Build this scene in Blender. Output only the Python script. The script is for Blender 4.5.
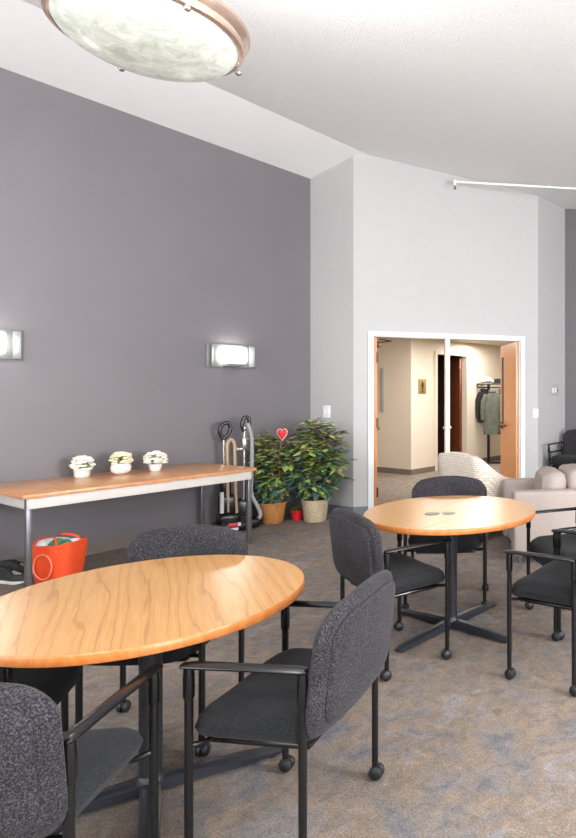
import bpy, bmesh, math, random
from mathutils import Vector, Matrix
PI = math.pi
S = bpy.context.scene
for o in list(bpy.data.objects): bpy.data.objects.remove(o)
COL = S.collection
random.seed(7)

# ------------------------------------------------------------------ room frame
TH = .538
UX, UY = math.sin(TH), math.cos(TH)          # along the long grey wall, away from the camera
NX, NY = math.cos(TH), -math.sin(TH)         # away from the grey wall, into the room
DW = 6.33
def W(u, v, z=0.0): return Vector((UX*u + NX*(v-DW), UY*u + NY*(v-DW), z))
def UV(x, y): return (UX*x + UY*y, NX*x + NY*y + DW)
ANG_U = math.atan2(UY, UX)
RIDGE = .845
def ceil_z(x, y):
    v = UV(x, y)[1]
    return 4.15 + .225*v if v < RIDGE else 4.34 - .167*(v-RIDGE)

# ------------------------------------------------------------------ camera
cam = bpy.data.cameras.new('camera'); co = bpy.data.objects.new('camera', cam); COL.objects.link(co)
co.location = (0, 0, 1.498); co.rotation_euler = (PI/2, 0, 0)
cam.sensor_fit = 'HORIZONTAL'; cam.sensor_width = 36; cam.lens = 37.5
cam.shift_x = -.4375; cam.shift_y = -.0498; cam.clip_start = .02; cam.clip_end = 100
S.camera = co
# ------------------------------------------------------------------ world, lights, exposure
wd = bpy.data.worlds.new('world'); S.world = wd; wd.use_nodes = True
wd.node_tree.nodes['Background'].inputs[0].default_value = (.75, .85, 1, 1)
wd.node_tree.nodes['Background'].inputs[1].default_value = .6
S.view_settings.view_transform = 'Standard'; S.view_settings.look = 'None'
S.view_settings.gamma = 1; S.view_settings.exposure = .64; S.view_settings.use_curve_mapping = False
def area(name, loc, tgt, sx, sy, power, col=(1, 1, 1)):
    l = bpy.data.lights.new(name, 'AREA'); l.shape = 'RECTANGLE'; l.size = sx; l.size_y = sy
    l.energy = power; l.color = col
    o = bpy.data.objects.new(name, l); COL.objects.link(o); o.location = loc
    o.rotation_euler = (Vector(tgt)-Vector(loc)).to_track_quat('-Z', 'Z').to_euler()
    return o
RW = 9.5; BU = -3.2
# daylight standing in the window openings of the rear wall and the right wall
area('window_daylight', W(BU+.06, 2.2, 1.9), W(BU+2, 2.2, 1.75), 2.6, 2.0, 60, (.99, .995, 1))
area('window_daylight', W(BU+.06, 5.6, 1.6), W(BU+2, 5.6, 1.45), 2.6, 1.8, 55, (.99, .995, 1))
area('window_daylight', W(-.6, RW-.06, 1.5), W(-.6, RW-2, 1.45), 2.4, 1.6, 110, (.985, .99, 1))
area('window_daylight', W(3.4, RW-.06, 1.5), W(3.4, RW-2, 1.45), 2.4, 1.6, 225, (.985, .99, 1))
for q in (W(-1.2, 5.2, 3.1), W(2.4, 7.6, 2.9)):      # added fill lights without fixtures, out of view, brightening the ceiling and room
    pl = bpy.data.lights.new('bulb_or_fill_light', 'POINT'); pl.energy = 95; pl.color = (1, .995, .985); pl.shadow_soft_size = .2
    po = bpy.data.objects.new('bulb_or_fill_light', pl); COL.objects.link(po); po.location = q
# ceiling fittings of the corridor behind the double door
area('corridor_light', (-1.3, 9.6, 2.40), (-1.3, 9.6, 0), 1.2, .6, 44, (1, .93, .84))
area('corridor_light', (-.9, 11.6, 2.40), (-.9, 11.6, 0), .9, .6, 26, (1, .93, .84))

# ------------------------------------------------------------------ materials
def nodes(name):
    m = bpy.data.materials.new(name); m.use_nodes = True
    nt = m.node_tree; b = nt.nodes['Principled BSDF']
    return m, nt, b
def lin(c):
    return tuple(((x/255)/12.92 if x/255 <= .04045 else ((x/255+.055)/1.055)**2.4) for x in c) + (1,)
def coords(nt, scale=(1, 1, 1), rot=(0, 0, 0)):
    tc = nt.nodes.new('ShaderNodeTexCoord'); mp = nt.nodes.new('ShaderNodeMapping')
    mp.inputs['Scale'].default_value = scale; mp.inputs['Rotation'].default_value = rot
    nt.links.new(tc.outputs['Object'], mp.inputs[0]); return mp.outputs[0]
def noise(nt, vec, scale, detail=4, rough=.55, dist=0):
    n = nt.nodes.new('ShaderNodeTexNoise'); n.inputs['Scale'].default_value = scale
    n.inputs['Detail'].default_value = detail; n.inputs['Roughness'].default_value = rough
    n.inputs['Distortion'].default_value = dist
    nt.links.new(vec, n.inputs['Vector']); return n.outputs[0]
def ramp(nt, fac, stops):
    r = nt.nodes.new('ShaderNodeValToRGB'); e = r.color_ramp.elements
    while len(e) < len(stops): e.new(.5)
    for i, (p, c) in enumerate(stops): e[i].position = p; e[i].color = c
    nt.links.new(fac, r.inputs[0]); return r.outputs[0]
def bump(nt, b, h, strength, dist=.01):
    n = nt.nodes.new('ShaderNodeBump'); n.inputs['Strength'].default_value = strength
    n.inputs['Distance'].default_value = dist
    nt.links.new(h, n.inputs['Height']); nt.links.new(n.outputs[0], b.inputs['Normal'])
def mixc(nt, fac, a, c, mode='MIX'):
    m = nt.nodes.new('ShaderNodeMix'); m.data_type = 'RGBA'; m.blend_type = mode
    if isinstance(fac, float): m.inputs[0].default_value = fac
    else: nt.links.new(fac, m.inputs[0])
    for s, x in ((6, a), (7, c)):
        if isinstance(x, tuple): m.inputs[s].default_value = x
        else: nt.links.new(x, m.inputs[s])
    return m.outputs[2]
def plain(name, c, rough=.5, metal=0, var=.06, bs=0, bscale=60, nscale=8, spec=.5):
    m, nt, b = nodes(name); base = lin(c)
    v = coords(nt)
    n = noise(nt, v, nscale)
    lo = tuple(x*(1-var) for x in base[:3])+(1,); hi = tuple(min(1, x*(1+var)) for x in base[:3])+(1,)
    nt.links.new(ramp(nt, n, [(.3, lo), (.7, hi)]), b.inputs['Base Color'])
    b.inputs['Roughness'].default_value = rough; b.inputs['Metallic'].default_value = metal
    b.inputs['Specular IOR Level'].default_value = spec
    if bs: bump(nt, b, noise(nt, v, bscale, 3), bs)
    return m
def emis(name, c, s):
    m, nt, b = nodes(name)
    b.inputs['Base Color'].default_value = lin(c)
    b.inputs['Emission Color'].default_value = lin(c); b.inputs['Emission Strength'].default_value = s
    return m
def fabric(name, dark, light, scale=150, thr=.5):
    m, nt, b = nodes(name); v = coords(nt)
    n = noise(nt, v, scale, 5, .75)
    n2 = noise(nt, v, 9, 2)
    c = ramp(nt, n, [(thr-.08, lin(dark)), (thr+.14, lin(light))])
    c2 = ramp(nt, n2, [(.3, (.82, .82, .82, 1)), (.7, (1.1, 1.1, 1.1, 1))])
    nt.links.new(mixc(nt, 1.0, c, c2, 'MULTIPLY'), b.inputs['Base Color'])
    b.inputs['Roughness'].default_value = .92; b.inputs['Specular IOR Level'].default_value = .2
    b.inputs['Sheen Weight'].default_value = .06; b.inputs['Sheen Roughness'].default_value = .5
    bump(nt, b, n, .35, .004); return m
def wood(name, a, bcol, c, rot=0, rough=.3, gs=1.0, coat=.25, up=False):
    m, nt, b = nodes(name)
    v = coords(nt, (1, 1, .1) if up else (1, .11, 1), (0, 0, rot))
    w = nt.nodes.new('ShaderNodeTexWave'); w.wave_type = 'BANDS'; w.bands_direction = 'X'
    w.inputs['Scale'].default_value = 6.5*gs; w.inputs['Distortion'].default_value = 12
    w.inputs['Detail'].default_value = 3; w.inputs['Detail Scale'].default_value = 1.2
    nt.links.new(v, w.inputs['Vector'])
    c1 = ramp(nt, w.outputs[0], [(0, lin(tuple(.45*p+.55*q for p, q in zip(a, bcol)))), (.07, lin(a)), (.6, lin(a)), (1, lin(c))])
    v2 = coords(nt, (1, 1, .03) if up else (1, .03, 1), (0, 0, rot))
    n = noise(nt, v2, 150*gs, 4, .7)
    c2 = ramp(nt, n, [(.34, (.87, .83, .77, 1)), (.62, (1.03, 1.03, 1.02, 1))])
    nt.links.new(mixc(nt, 1.0, c1, c2, 'MULTIPLY'), b.inputs['Base Color'])
    b.inputs['Roughness'].default_value = rough
    b.inputs['Coat Weight'].default_value = coat; b.inputs['Coat Roughness'].default_value = .22
    return m

M = {}
M['grey_wall'] = plain('grey_wall', (116, 112, 116), .42, var=.03, bs=.05, bscale=40, nscale=1.5)
M['light_wall'] = plain('light_wall', (188, 187, 188), .6, var=.015, bs=.04, bscale=50)
M['ceiling_smooth'] = plain('ceiling_smooth', (236, 236, 237), .7, var=.01)
M['ceiling_rough'] = plain('ceiling_rough', (240, 241, 242), .8, var=.035, bs=.9, bscale=85, nscale=70)
M['trim_white'] = plain('trim_white', (236, 240, 243), .4, var=.01)
M['trim_grey'] = plain('trim_grey', (118, 124, 134), .5)
M['trim_brown'] = plain('trim_brown', (118, 108, 100), .5)
M['hall_wall'] = plain('hall_wall', (226, 216, 202), .6, var=.015)
M['hall_ceiling'] = plain('hall_ceiling', (214, 200, 176), .8)
M['black_metal'] = plain('black_metal', (15, 15, 17), .3, var=.1)
M['black_plastic'] = plain('black_plastic', (14, 14, 16), .25, var=.1, spec=.6)
M['caster'] = plain('caster', (24, 25, 27), .5, var=.1)
M['pedestal'] = plain('pedestal', (36, 38, 45), .38, var=.12)
M['seat_fabric'] = fabric('seat_fabric', (24, 25, 27), (50, 51, 55), 230, .5)
M['back_fabric'] = fabric('back_fabric', (30, 28, 32), (92, 88, 94), 210, .54)
M['table_oak'] = wood('table_oak', (194, 146, 90), (160, 108, 58), (198, 152, 97), math.radians(-18), .3)
M['table_oak_edge'] = wood('table_oak_edge', (200, 122, 62), (186, 108, 52), (206, 130, 70), 0, .35)
M['long_table_wood'] = wood('long_table_wood', (210, 150, 102), (194, 132, 84), (216, 160, 112), PI/2, .32, .8)
M['door_wood'] = wood('door_wood', (226, 152, 86), (210, 132, 68), (232, 162, 98), 0, .35, 1.2, .25, True)
M['dark_wood'] = wood('dark_wood', (120, 66, 38), (90, 46, 24), (140, 80, 48), 0, .4, 1, .2, True)
M['apron'] = plain('apron', (214, 208, 202), .45)
M['zinc'] = plain('zinc', (128, 128, 132), .35, .7)
M['grommet_grey'] = plain('grommet_grey', (112, 112, 96), .4)
M['steel'] = plain('steel', (190, 188, 184), .25, .9)
M['bronze'] = plain('bronze', (96, 78, 60), .35, .8)
M['copper'] = plain('copper', (222, 196, 180), .24, .8, var=.15)
M['lamp_glass'] = None
M['gold_plate'] = plain('gold_plate', (176, 148, 96), .4, .4)
M['dark_ink'] = plain('dark_ink', (44, 36, 26), .6)
M['plate_white'] = plain('plate_white', (240, 240, 240), .4)
M['plate_grey'] = plain('plate_grey', (176, 176, 176), .4)
M['orange'] = plain('orange', (242, 84, 40), .5, var=.06, bs=.15, bscale=14)
M['orange_pale'] = plain('orange_pale', (248, 138, 104), .5)
M['paper'] = plain('paper', (214, 216, 218), .7, var=.15, nscale=20)
M['green_print'] = plain('green_print', (60, 124, 92), .6, var=.4, nscale=30)
M['ceramic'] = plain('ceramic', (240, 238, 230), .25, var=.02)
M['petal'] = plain('petal', (244, 240, 228), .7, var=.08, nscale=40)
M['petal_yellow'] = plain('petal_yellow', (236, 231, 200), .7, var=.1, nscale=40)
M['leaf_a'] = plain('leaf_a', (86, 112, 68), .45, var=.35, nscale=14)
M['leaf_b'] = plain('leaf_b', (158, 176, 88), .45, var=.3, nscale=14)
M['leaf_c'] = plain('leaf_c', (70, 108, 98), .4, var=.35, nscale=14)
M['leaf_d'] = plain('leaf_d', (134, 122, 92), .5, var=.3, nscale=14)
M['stem'] = plain('stem', (110, 78, 54), .7)
M['soil'] = plain('soil', (52, 38, 28), .9, bs=.5)
M['red'] = plain('red', (206, 34, 42), .35)
M['pale_pink'] = plain('pale_pink', (236, 190, 186), .4)
M['tan_tube'] = plain('tan_tube', (176, 152, 122), .4)
M['grey_hose'] = plain('grey_hose', (150, 148, 150), .45)
M['vac_red'] = plain('vac_red', (206, 44, 54), .35)
M['vac_white'] = plain('vac_white', (216, 214, 212), .4)
M['sofa'] = plain('sofa', (164, 152, 145), .85, var=.04, bs=.1, bscale=200)
M['grey_cloth'] = plain('grey_cloth', (98, 104, 96), .9, var=.2, nscale=12)
M['olive_cloth'] = plain('olive_cloth', (76, 78, 62), .9, var=.2, nscale=12)
M['black_cloth'] = plain('black_cloth', (30, 29, 30), .9, var=.2)
M['glass_dark'] = plain('glass_dark', (96, 104, 124), .12)
M['shoe_black'] = plain('shoe_black', (46, 46, 48), .7, var=.2)
M['shoe_white'] = plain('shoe_white', (214, 214, 210), .5)

def mat_carpet(name, tones, sc=1.0):
    m, nt, b = nodes(name); v = coords(nt)
    a = noise(nt, v, 3.4*sc, 7, .68, .8)
    c1 = ramp(nt, a, [(.30, lin(tones[0])), (.44, lin(tones[1])), (.54, lin(tones[2])), (.68, lin(tones[3]))])
    n2 = noise(nt, coords(nt, (1, 1, 1)), 16*sc, 5, .7, .8)
    c2 = ramp(nt, n2, [(.32, (.74, .75, .80, 1)), (.5, (1, 1, 1, 1)), (.66, (1.22, 1.19, 1.14, 1))])
    c = mixc(nt, 1.0, c1, c2, 'MULTIPLY')
    vv = coords(nt, (1, 1, 1), (0, 0, .5))
    n3 = noise(nt, vv, 130, 3, .8)
    c3 = ramp(nt, n3, [(.34, (.62, .62, .64, 1)), (.64, (1.32, 1.32, 1.3, 1))])
    nt.links.new(mixc(nt, 1.0, c, c3, 'MULTIPLY'), b.inputs['Base Color'])
    b.inputs['Roughness'].default_value = .95; b.inputs['Specular IOR Level'].default_value = .15
    bump(nt, b, n3, .6, .006); return m
M['carpet'] = mat_carpet('carpet', [(102, 103, 112), (124, 117, 113), (130, 116, 103), (137, 134, 137)])
M['hall_carpet'] = mat_carpet('hall_carpet', [(132, 124, 116), (142, 134, 126), (136, 127, 118), (150, 144, 138)], .7)

def mat_basket(name, a, d):
    m, nt, b = nodes(name); v = coords(nt)
    br = nt.nodes.new('ShaderNodeTexWave'); br.wave_type = 'BANDS'; br.bands_direction = 'Z'
    br.inputs['Scale'].default_value = 26; br.inputs['Distortion'].default_value = 1.5
    nt.links.new(v, br.inputs['Vector'])
    n = noise(nt, v, 38, 2)
    mx = mixc(nt, .55, br.outputs[0], n)
    nt.links.new(ramp(nt, mx, [(.25, lin(d)), (.65, lin(a))]), b.inputs['Base Color'])
    b.inputs['Roughness'].default_value = .7; bump(nt, b, mx, .8, .01); return m
M['basket_tan'] = mat_basket('basket_tan', (214, 152, 86), (150, 86, 40))
M['basket_pale'] = mat_basket('basket_pale', (224, 208, 178), (158, 132, 98))

def mat_pattern():
    m, nt, b = nodes('maze_fabric'); v = coords(nt)
    br = nt.nodes.new('ShaderNodeTexBrick'); br.inputs['Scale'].default_value = 10
    br.inputs['Color1'].default_value = lin((214, 196, 176)); br.inputs['Color2'].default_value = lin((196, 176, 156))
    br.inputs['Mortar'].default_value = lin((238, 230, 220)); br.inputs['Mortar Size'].default_value = .04
    br.inputs['Brick Width'].default_value = .3; br.inputs['Row Height'].default_value = .22
    mp = coords(nt, (1, 1, 1), (PI/2, 0, 0))
    # combine x+y so the pattern wraps round the shell
    sx = nt.nodes.new('ShaderNodeSeparateXYZ'); cx = nt.nodes.new('ShaderNodeCombineXYZ')
    ad = nt.nodes.new('ShaderNodeMath'); ad.operation = 'SUBTRACT'
    nt.links.new(v, sx.inputs[0]); nt.links.new(sx.outputs[0], ad.inputs[0]); nt.links.new(sx.outputs[1], ad.inputs[1])
    nt.links.new(ad.outputs[0], cx.inputs[0]); nt.links.new(sx.outputs[2], cx.inputs[1])
    nt.links.new(cx.outputs[0], br.inputs['Vector'])
    nt.links.new(br.outputs[0], b.inputs['Base Color']); b.inputs['Roughness'].default_value = .9
    return m
M['maze'] = mat_pattern()
def mat_lampglass():
    m, nt, b = nodes('lamp_glass'); v = coords(nt)
    n = noise(nt, v, 14, 6, .7, .8)
    c = ramp(nt, n, [(.35, lin((186, 194, 184))), (.62, lin((224, 230, 220)))])
    nt.links.new(c, b.inputs['Base Color']); nt.links.new(c, b.inputs['Emission Color'])
    b.inputs['Emission Strength'].default_value = .17; b.inputs['Roughness'].default_value = .25
    return m
M['lamp_glass'] = mat_lampglass()
M['sconce_lit'] = emis('sconce_lit', (255, 252, 248), 12.0)
M['sconce_frost'] = plain('sconce_frost', (118, 120, 120), .35)

# ------------------------------------------------------------------ mesh helpers
def BM(): return bmesh.new()
def obj(name, bm, mat, parent=None, smooth=True, angle=40):
    me = bpy.data.meshes.new(name)
    bmesh.ops.recalc_face_normals(bm, faces=bm.faces)
    bm.to_mesh(me); bm.free()
    if isinstance(mat, (list, tuple)):
        for q in mat: me.materials.append(M[q])
    else: me.materials.append(M[mat])
    o = bpy.data.objects.new(name, me); COL.objects.link(o)
    if parent is not None: o.parent = parent
    if smooth:
        for p in me.polygons: p.use_smooth = True
        me.set_sharp_from_angle(angle=math.radians(angle))
    return o
def tag(o, label, cat, group=None, kind=None):
    o['label'] = label; o['category'] = cat
    if group: o['group'] = group
    if kind: o['kind'] = kind
    return o
def thing(name, label, cat, loc=(0, 0, 0), rz=0, group=None):
    o = bpy.data.objects.new(name, None); COL.objects.link(o); o.empty_display_size = .1
    o.location = loc; o.rotation_euler = (0, 0, rz); return tag(o, label, cat, group)
def struct(name, bm, mat, parent=None, smooth=False):
    o = obj(name, bm, mat, parent, smooth)
    if parent is None: o['kind'] = 'structure'
    return o
def dup(root, loc, rz, label, group=None):
    r = root.copy(); COL.objects.link(r); r.location = loc; r.rotation_euler = (0, 0, rz); r['label'] = label
    if group: r['group'] = group
    for ch in list(root.children):
        c = ch.copy(); COL.objects.link(c); c.parent = r
        for g in ch.children:
            d = g.copy(); COL.objects.link(d); d.parent = c
    return r
def box(bm, c, s, bev=0, rot=None, seg=2):
    b2 = BM(); bmesh.ops.create_cube(b2, size=1)
    bmesh.ops.scale(b2, vec=s, verts=b2.verts)
    if bev: bmesh.ops.bevel(b2, geom=b2.edges[:], offset=bev, segments=seg, affect='EDGES', profile=.5)
    mt = Matrix.Translation(c) @ (rot.to_4x4() if rot is not None else Matrix())
    bmesh.ops.transform(b2, matrix=mt, verts=b2.verts)
    join(bm, b2)
def join(bm, b2):
    mp = {v: bm.verts.new(v.co) for v in b2.verts}
    for f in b2.faces:
        nf = bm.faces.new([mp[v] for v in f.verts]); nf.material_index = f.material_index
    b2.free()
def RZ(a): return Matrix.Rotation(a, 3, 'Z')
def round_path(pts, r, n=5):
    pts = [Vector(p) for p in pts]; out = [pts[0]]
    for i in range(1, len(pts)-1):
        a, p, c = pts[i-1], pts[i], pts[i+1]
        d1, d2 = (a-p), (c-p); k = min(r, d1.length*.48, d2.length*.48)
        s, e = p+d1.normalized()*k, p+d2.normalized()*k
        for j in range(n+1):
            t = j/n; out.append(s*(1-t)**2 + p*2*t*(1-t) + e*t*t)
    out.append(pts[-1]); return out
def tube(bm, pts, r, seg=10, flat=None, cap=True):
    """r number or list; flat=(a,b,up) gives an oval section"""
    pts = [Vector(p) for p in pts]; n = len(pts); rings = []
    up0 = Vector((0, 0, 1)); prev = None
    for i, p in enumerate(pts):
        t = (pts[min(i+1, n-1)]-pts[max(i-1, 0)]).normalized()
        if prev is None:
            ref = up0 if abs(t.z) < .9 else Vector((1, 0, 0))
            if flat and len(flat) > 2: ref = Vector(flat[2])
            a = (ref - t*ref.dot(t)).normalized()
        else:
            a = (prev - t*prev.dot(t)).normalized()
        prev = a; b = t.cross(a)
        rr = r[i] if isinstance(r, (list, tuple)) else r
        ka, kb = (flat[0], flat[1]) if flat else (1, 1)
        rings.append([bm.verts.new(p + a*rr*ka*math.cos(2*PI*k/seg) + b*rr*kb*math.sin(2*PI*k/seg)) for k in range(seg)])
    for i in range(n-1):
        for k in range(seg):
            bm.faces.new((rings[i][k], rings[i][(k+1) % seg], rings[i+1][(k+1) % seg], rings[i+1][k]))
    if cap:
        bm.faces.new(rings[0][::-1]); bm.faces.new(rings[-1])
def lathe(bm, prof, seg=24, c=(0, 0, 0), ax='Z', closed=False):
    c = Vector(c); rings = []
    for r, z in prof:
        if r < 1e-6:
            rings.append([bm.verts.new(c+pt(0, z, 0, ax))])
        else:
            rings.append([bm.verts.new(c+pt(r, z, 2*PI*k/seg, ax)) for k in range(seg)])
    m = len(rings)
    for i in range(m if closed else m-1):
        A, B = rings[i], rings[(i+1) % m]
        for k in range(seg):
            q = (k+1) % seg
            if len(A) == 1 and len(B) == 1: continue
            if len(A) == 1: bm.faces.new((A[0], B[k], B[q]))
            elif len(B) == 1: bm.faces.new((A[k], A[q], B[0]))
            else: bm.faces.new((A[k], A[q], B[q], B[k]))
def pt(r, z, a, ax):
    if ax == 'Z': return Vector((r*math.cos(a), r*math.sin(a), z))
    if ax == 'X': return Vector((z, r*math.cos(a), r*math.sin(a)))
    return Vector((r*math.cos(a), z, r*math.sin(a)))
def sphere(bm, c, r, seg=10, sc=(1, 1, 1), sub=None):
    b2 = BM(); bmesh.ops.create_uvsphere(b2, u_segments=seg, v_segments=max(5, seg*2//3), radius=r)
    bmesh.ops.scale(b2, vec=sc, verts=b2.verts); bmesh.ops.translate(b2, vec=c, verts=b2.verts); join(bm, b2)
def prism(bm, poly, z0, z1):
    a = [bm.verts.new((x, y, z0)) for x, y in poly]; b = [bm.verts.new((x, y, z1)) for x, y in poly]
    bm.faces.new(a[::-1]); bm.faces.new(b); n = len(poly)
    for i in range(n): bm.faces.new((a[i], a[(i+1) % n], b[(i+1) % n], b[i]))
def rrect(w, h, rb, rt, n=7):
    """rounded rectangle centred on 0; rb, rt = bottom and top corner radii; extra points on the sides"""
    out = []
    for cx, cy, a0, r in ((w/2, h/2, 0, rt), (-w/2, h/2, PI/2, rt), (-w/2, -h/2, PI, rb), (w/2, -h/2, 1.5*PI, rb)):
        sx, sy = (1 if cx > 0 else -1), (1 if cy > 0 else -1)
        for k in range(n+1):
            a = a0+PI/2*k/n; out.append((cx-sx*r+r*math.cos(a), cy-sy*r+r*math.sin(a)))
    res = []
    for i in range(len(out)):
        p, q = out[i], out[(i+1) % len(out)]; res.append(p)
        d = math.hypot(p[0]-q[0], p[1]-q[1]); m = int(d/.06)
        for j in range(1, m+1): res.append((p[0]+(q[0]-p[0])*j/(m+1), p[1]+(q[1]-p[1])*j/(m+1)))
    return res
def pad(bm, outl, t, f, edge=.03, dome=.3):
    """cushion: outline in (a,b); f(a,b,off) -> 3D; t thickness"""
    mx = max(max(abs(p[0]) for p in outl), max(abs(p[1]) for p in outl))
    prof = [(0, 1+dome), (.45, 1+dome*.8), (.75, 1+dome*.4), (1-edge/mx*1.0, .93), (1-edge/mx*.35, .62), (1, .0)]
    rings = []
    seq = [(s, -o) for s, o in prof] + [(s, o) for s, o in prof[-2::-1]]
    for s, o in seq:
        if s == 0: rings.append([bm.verts.new(f(0, 0, o*t/2))])
        else: rings.append([bm.verts.new(f(a*s, b*s, o*t/2)) for a, b in outl])
    for A, B in zip(rings, rings[1:]):
        n = max(len(A), len(B))
        for k in range(n):
            q = (k+1) % n
            if len(A) == 1: bm.faces.new((A[0], B[k], B[q]))
            elif len(B) == 1: bm.faces.new((A[k], A[q], B[0]))
            else: bm.faces.new((A[k], A[q], B[q], B[k]))

# ------------------------------------------------------------------ structure
def wall_bm(bm, p0, p1, z0, z1, t, side):
    """vertical slab p0->p1; z1 number or None (= up to the ceiling); side +1: thickness to the left of p0->p1"""
    p0, p1 = Vector(p0[:2]), Vector(p1[:2]); d = (p1-p0); L = d.length; d.normalize()
    n = Vector((-d.y, d.x))*side*t
    cuts = [0, L]
    if z1 is None:
        v0, v1 = UV(*p0)[1], UV(*p1)[1]
        if (v0-RIDGE)*(v1-RIDGE) < 0: cuts = [0, L*(RIDGE-v0)/(v1-v0), L]
    F, B = [], []
    for s in cuts:
        p = p0+d*s; zt = ceil_z(*p)+.0 if z1 is None else z1
        q = p+n
        F.append((bm.verts.new((p.x, p.y, z0)), bm.verts.new((p.x, p.y, zt))))
        B.append((bm.verts.new((q.x, q.y, z0)), bm.verts.new((q.x, q.y, zt))))
    for i in range(len(cuts)-1):
        bm.faces.new((F[i][0], F[i+1][0], F[i+1][1], F[i][1])); bm.faces.new((B[i][0], B[i][1], B[i+1][1], B[i+1][0]))
        bm.faces.new((F[i][1], F[i+1][1], B[i+1][1], B[i][1])); bm.faces.new((F[i][0], B[i][0], B[i+1][0], F[i+1][0]))
    bm.faces.new((F[0][0], F[0][1], B[0][1], B[0][0])); bm.faces.new((F[-1][0], B[-1][0], B[-1][1], F[-1][1]))
def base_bm(bm, p0, p1, h, t, side): wall_bm(bm, p0, p1, 0.001, h, t, side)

C0 = Vector((-2.88, 7.526)); C1 = Vector((-2.235, 7.188)); C2 = Vector((-.027, 8.078)); C3 = Vector((.36, 8.65))
DD = (C2-C1).normalized(); DN = Vector((-DD.y, DD.x))      # along the door wall; DN away from the room
def on_door(x): # distance along the door wall for an X value
    return (x-C1.x)/DD.x
sL, sR = on_door(-2.024), on_door(-.262)
PL, PR = C1+DD*sL, C1+DD*sR
DH = 2.165

bm = BM()
prism(bm, [tuple(W(u, v)[:2]) for u, v in ((BU-.2, -.2), (BU-.2, RW+.2), (13.5, RW+.2), (13.5, -.2))], -.1, 0)
struct('floor', bm, 'carpet')
# ceiling: smooth strip rising from the grey wall, textured plane falling away from the ridge
def slab4(bm, pts, t=.08):
    a = [bm.verts.new(p) for p in pts]; b = [bm.verts.new((p[0], p[1], p[2]+t)) for p in pts]
    bm.faces.new(a); bm.faces.new(b[::-1])
    for i in range(4): bm.faces.new((a[i], b[i], b[(i+1) % 4], a[(i+1) % 4]))
bm = BM(); e = .0
slab4(bm, [W(BU-.2, -.2, 4.15-.045), W(BU-.2, RIDGE, 4.34), W(9.5, RIDGE, 4.34), W(9.5, -.2, 4.15-.045)])
cl = struct('ceiling', bm, 'ceiling_smooth')
bm = BM()
slab4(bm, [W(BU-.2, RIDGE, 4.34), W(BU-.2, RW+.2, 4.34-.167*(RW+.2-RIDGE)), W(9.5, RW+.2, 4.34-.167*(RW+.2-RIDGE)), W(9.5, RIDGE, 4.34)])
struct('ceiling', bm, 'ceiling_rough').name = 'ceiling_textured'
bm = BM(); wall_bm(bm, W(BU-.1, 0), C0, 0, None, .12, 1); struct('wall_left', bm, 'grey_wall')
bm = BM(); wall_bm(bm, C0, C1, 0, None, .12, 1); struct('wall_far_left', bm, 'light_wall')
bm = BM()
wall_bm(bm, C1, C1+DD*(sL-.0), 0, None, .14, 1)
wall_bm(bm, C1+DD*sR, C2, 0, None, .14, 1)
wall_bm(bm, C1+DD*sL, C1+DD*sR, DH, None, .14, 1)
struct('wall_far', bm, 'light_wall')
bm = BM(); wall_bm(bm, C2, C3, 0, None, .12, 1); struct('wall_far_right', bm, 'light_wall')
u3, v3 = UV(*C3)
bm = BM(); wall_bm(bm, C3, W(u3, RW+.1), 0, None, .12, 1); struct('wall_back', bm, 'grey_wall')
def holed(name, p0, p1, holes, mat, side):
    bm = BM(); p0 = Vector(p0[:2]); p1 = Vector(p1[:2]); L = (p1-p0).length; d = (p1-p0)/L; s = 0
    for a, b, z0, z1 in holes:
        wall_bm(bm, p0+d*s, p0+d*a, 0, None, .14, side)
        wall_bm(bm, p0+d*a, p0+d*b, 0, z0, .14, side); wall_bm(bm, p0+d*a, p0+d*b, z1, None, .14, side); s = b
    wall_bm(bm, p0+d*s, p1, 0, None, .14, side)
    return struct(name, bm, mat)
holed('wall_rear', W(BU, -.1), W(BU, RW+.1), [(1.0, 3.6, .9, 2.9), (4.4, 7.0, .7, 2.5)], 'light_wall', -1)
L0 = u3-BU
holed('wall_right', W(u3+.1, RW), W(BU-.1, RW), [(u3+.1-4.6, u3+.1-2.2, .7, 2.3), (u3+.1-.6, u3+.1+1.8, .7, 2.3)], 'light_wall', 1)
def window(name, c, along, w, h, z):
    bm = BM(); r = RZ(along)
    for dx in (-w/2, 0, w/2):
        box(bm, Vector(c[:2]).to_3d()+r@Vector((dx, 0, 0))+Vector((0, 0, z)), (.06, .08, h), .005, r)
    for dz in (-h/2, h/2): box(bm, Vector(c[:2]).to_3d()+Vector((0, 0, z+dz)), (w, .08, .06), .005, r)
    struct(name, bm, 'trim_white')
window('window_1', W(BU-.08, 2.2), ANG_U-PI/2, 2.6, 2.0, 1.9)
window('window_2', W(BU-.08, 5.6), ANG_U-PI/2, 2.6, 1.8, 1.6)
window('window_3', W(-.6, RW+.08), ANG_U, 2.4, 1.6, 1.5)
window('window_4', W(3.4, RW+.08), ANG_U, 2.4, 1.6, 1.5)
# baseboards (inside the room)
bm = BM(); base_bm(bm, W(BU, 0), C0, .1, .012, -1); struct('baseboard_left', bm, 'trim_brown')
bm = BM(); base_bm(bm, C0+Vector((NX, NY))*.013, C1, .1, .012, -1); base_bm(bm, C1, C1+DD*(sL-.06), .1, .012, -1); struct('baseboard_far_left', bm, 'trim_grey')
bm = BM(); base_bm(bm, C1+DD*(sR+.06), C2, .1, .012, -1); base_bm(bm, C2, C3, .1, .012, -1); struct('baseboard_far', bm, 'trim_grey')
bm = BM(); base_bm(bm, C3, W(u3, RW), .1, .012, -1); struct('baseboard_back', bm, 'trim_grey')
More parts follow.
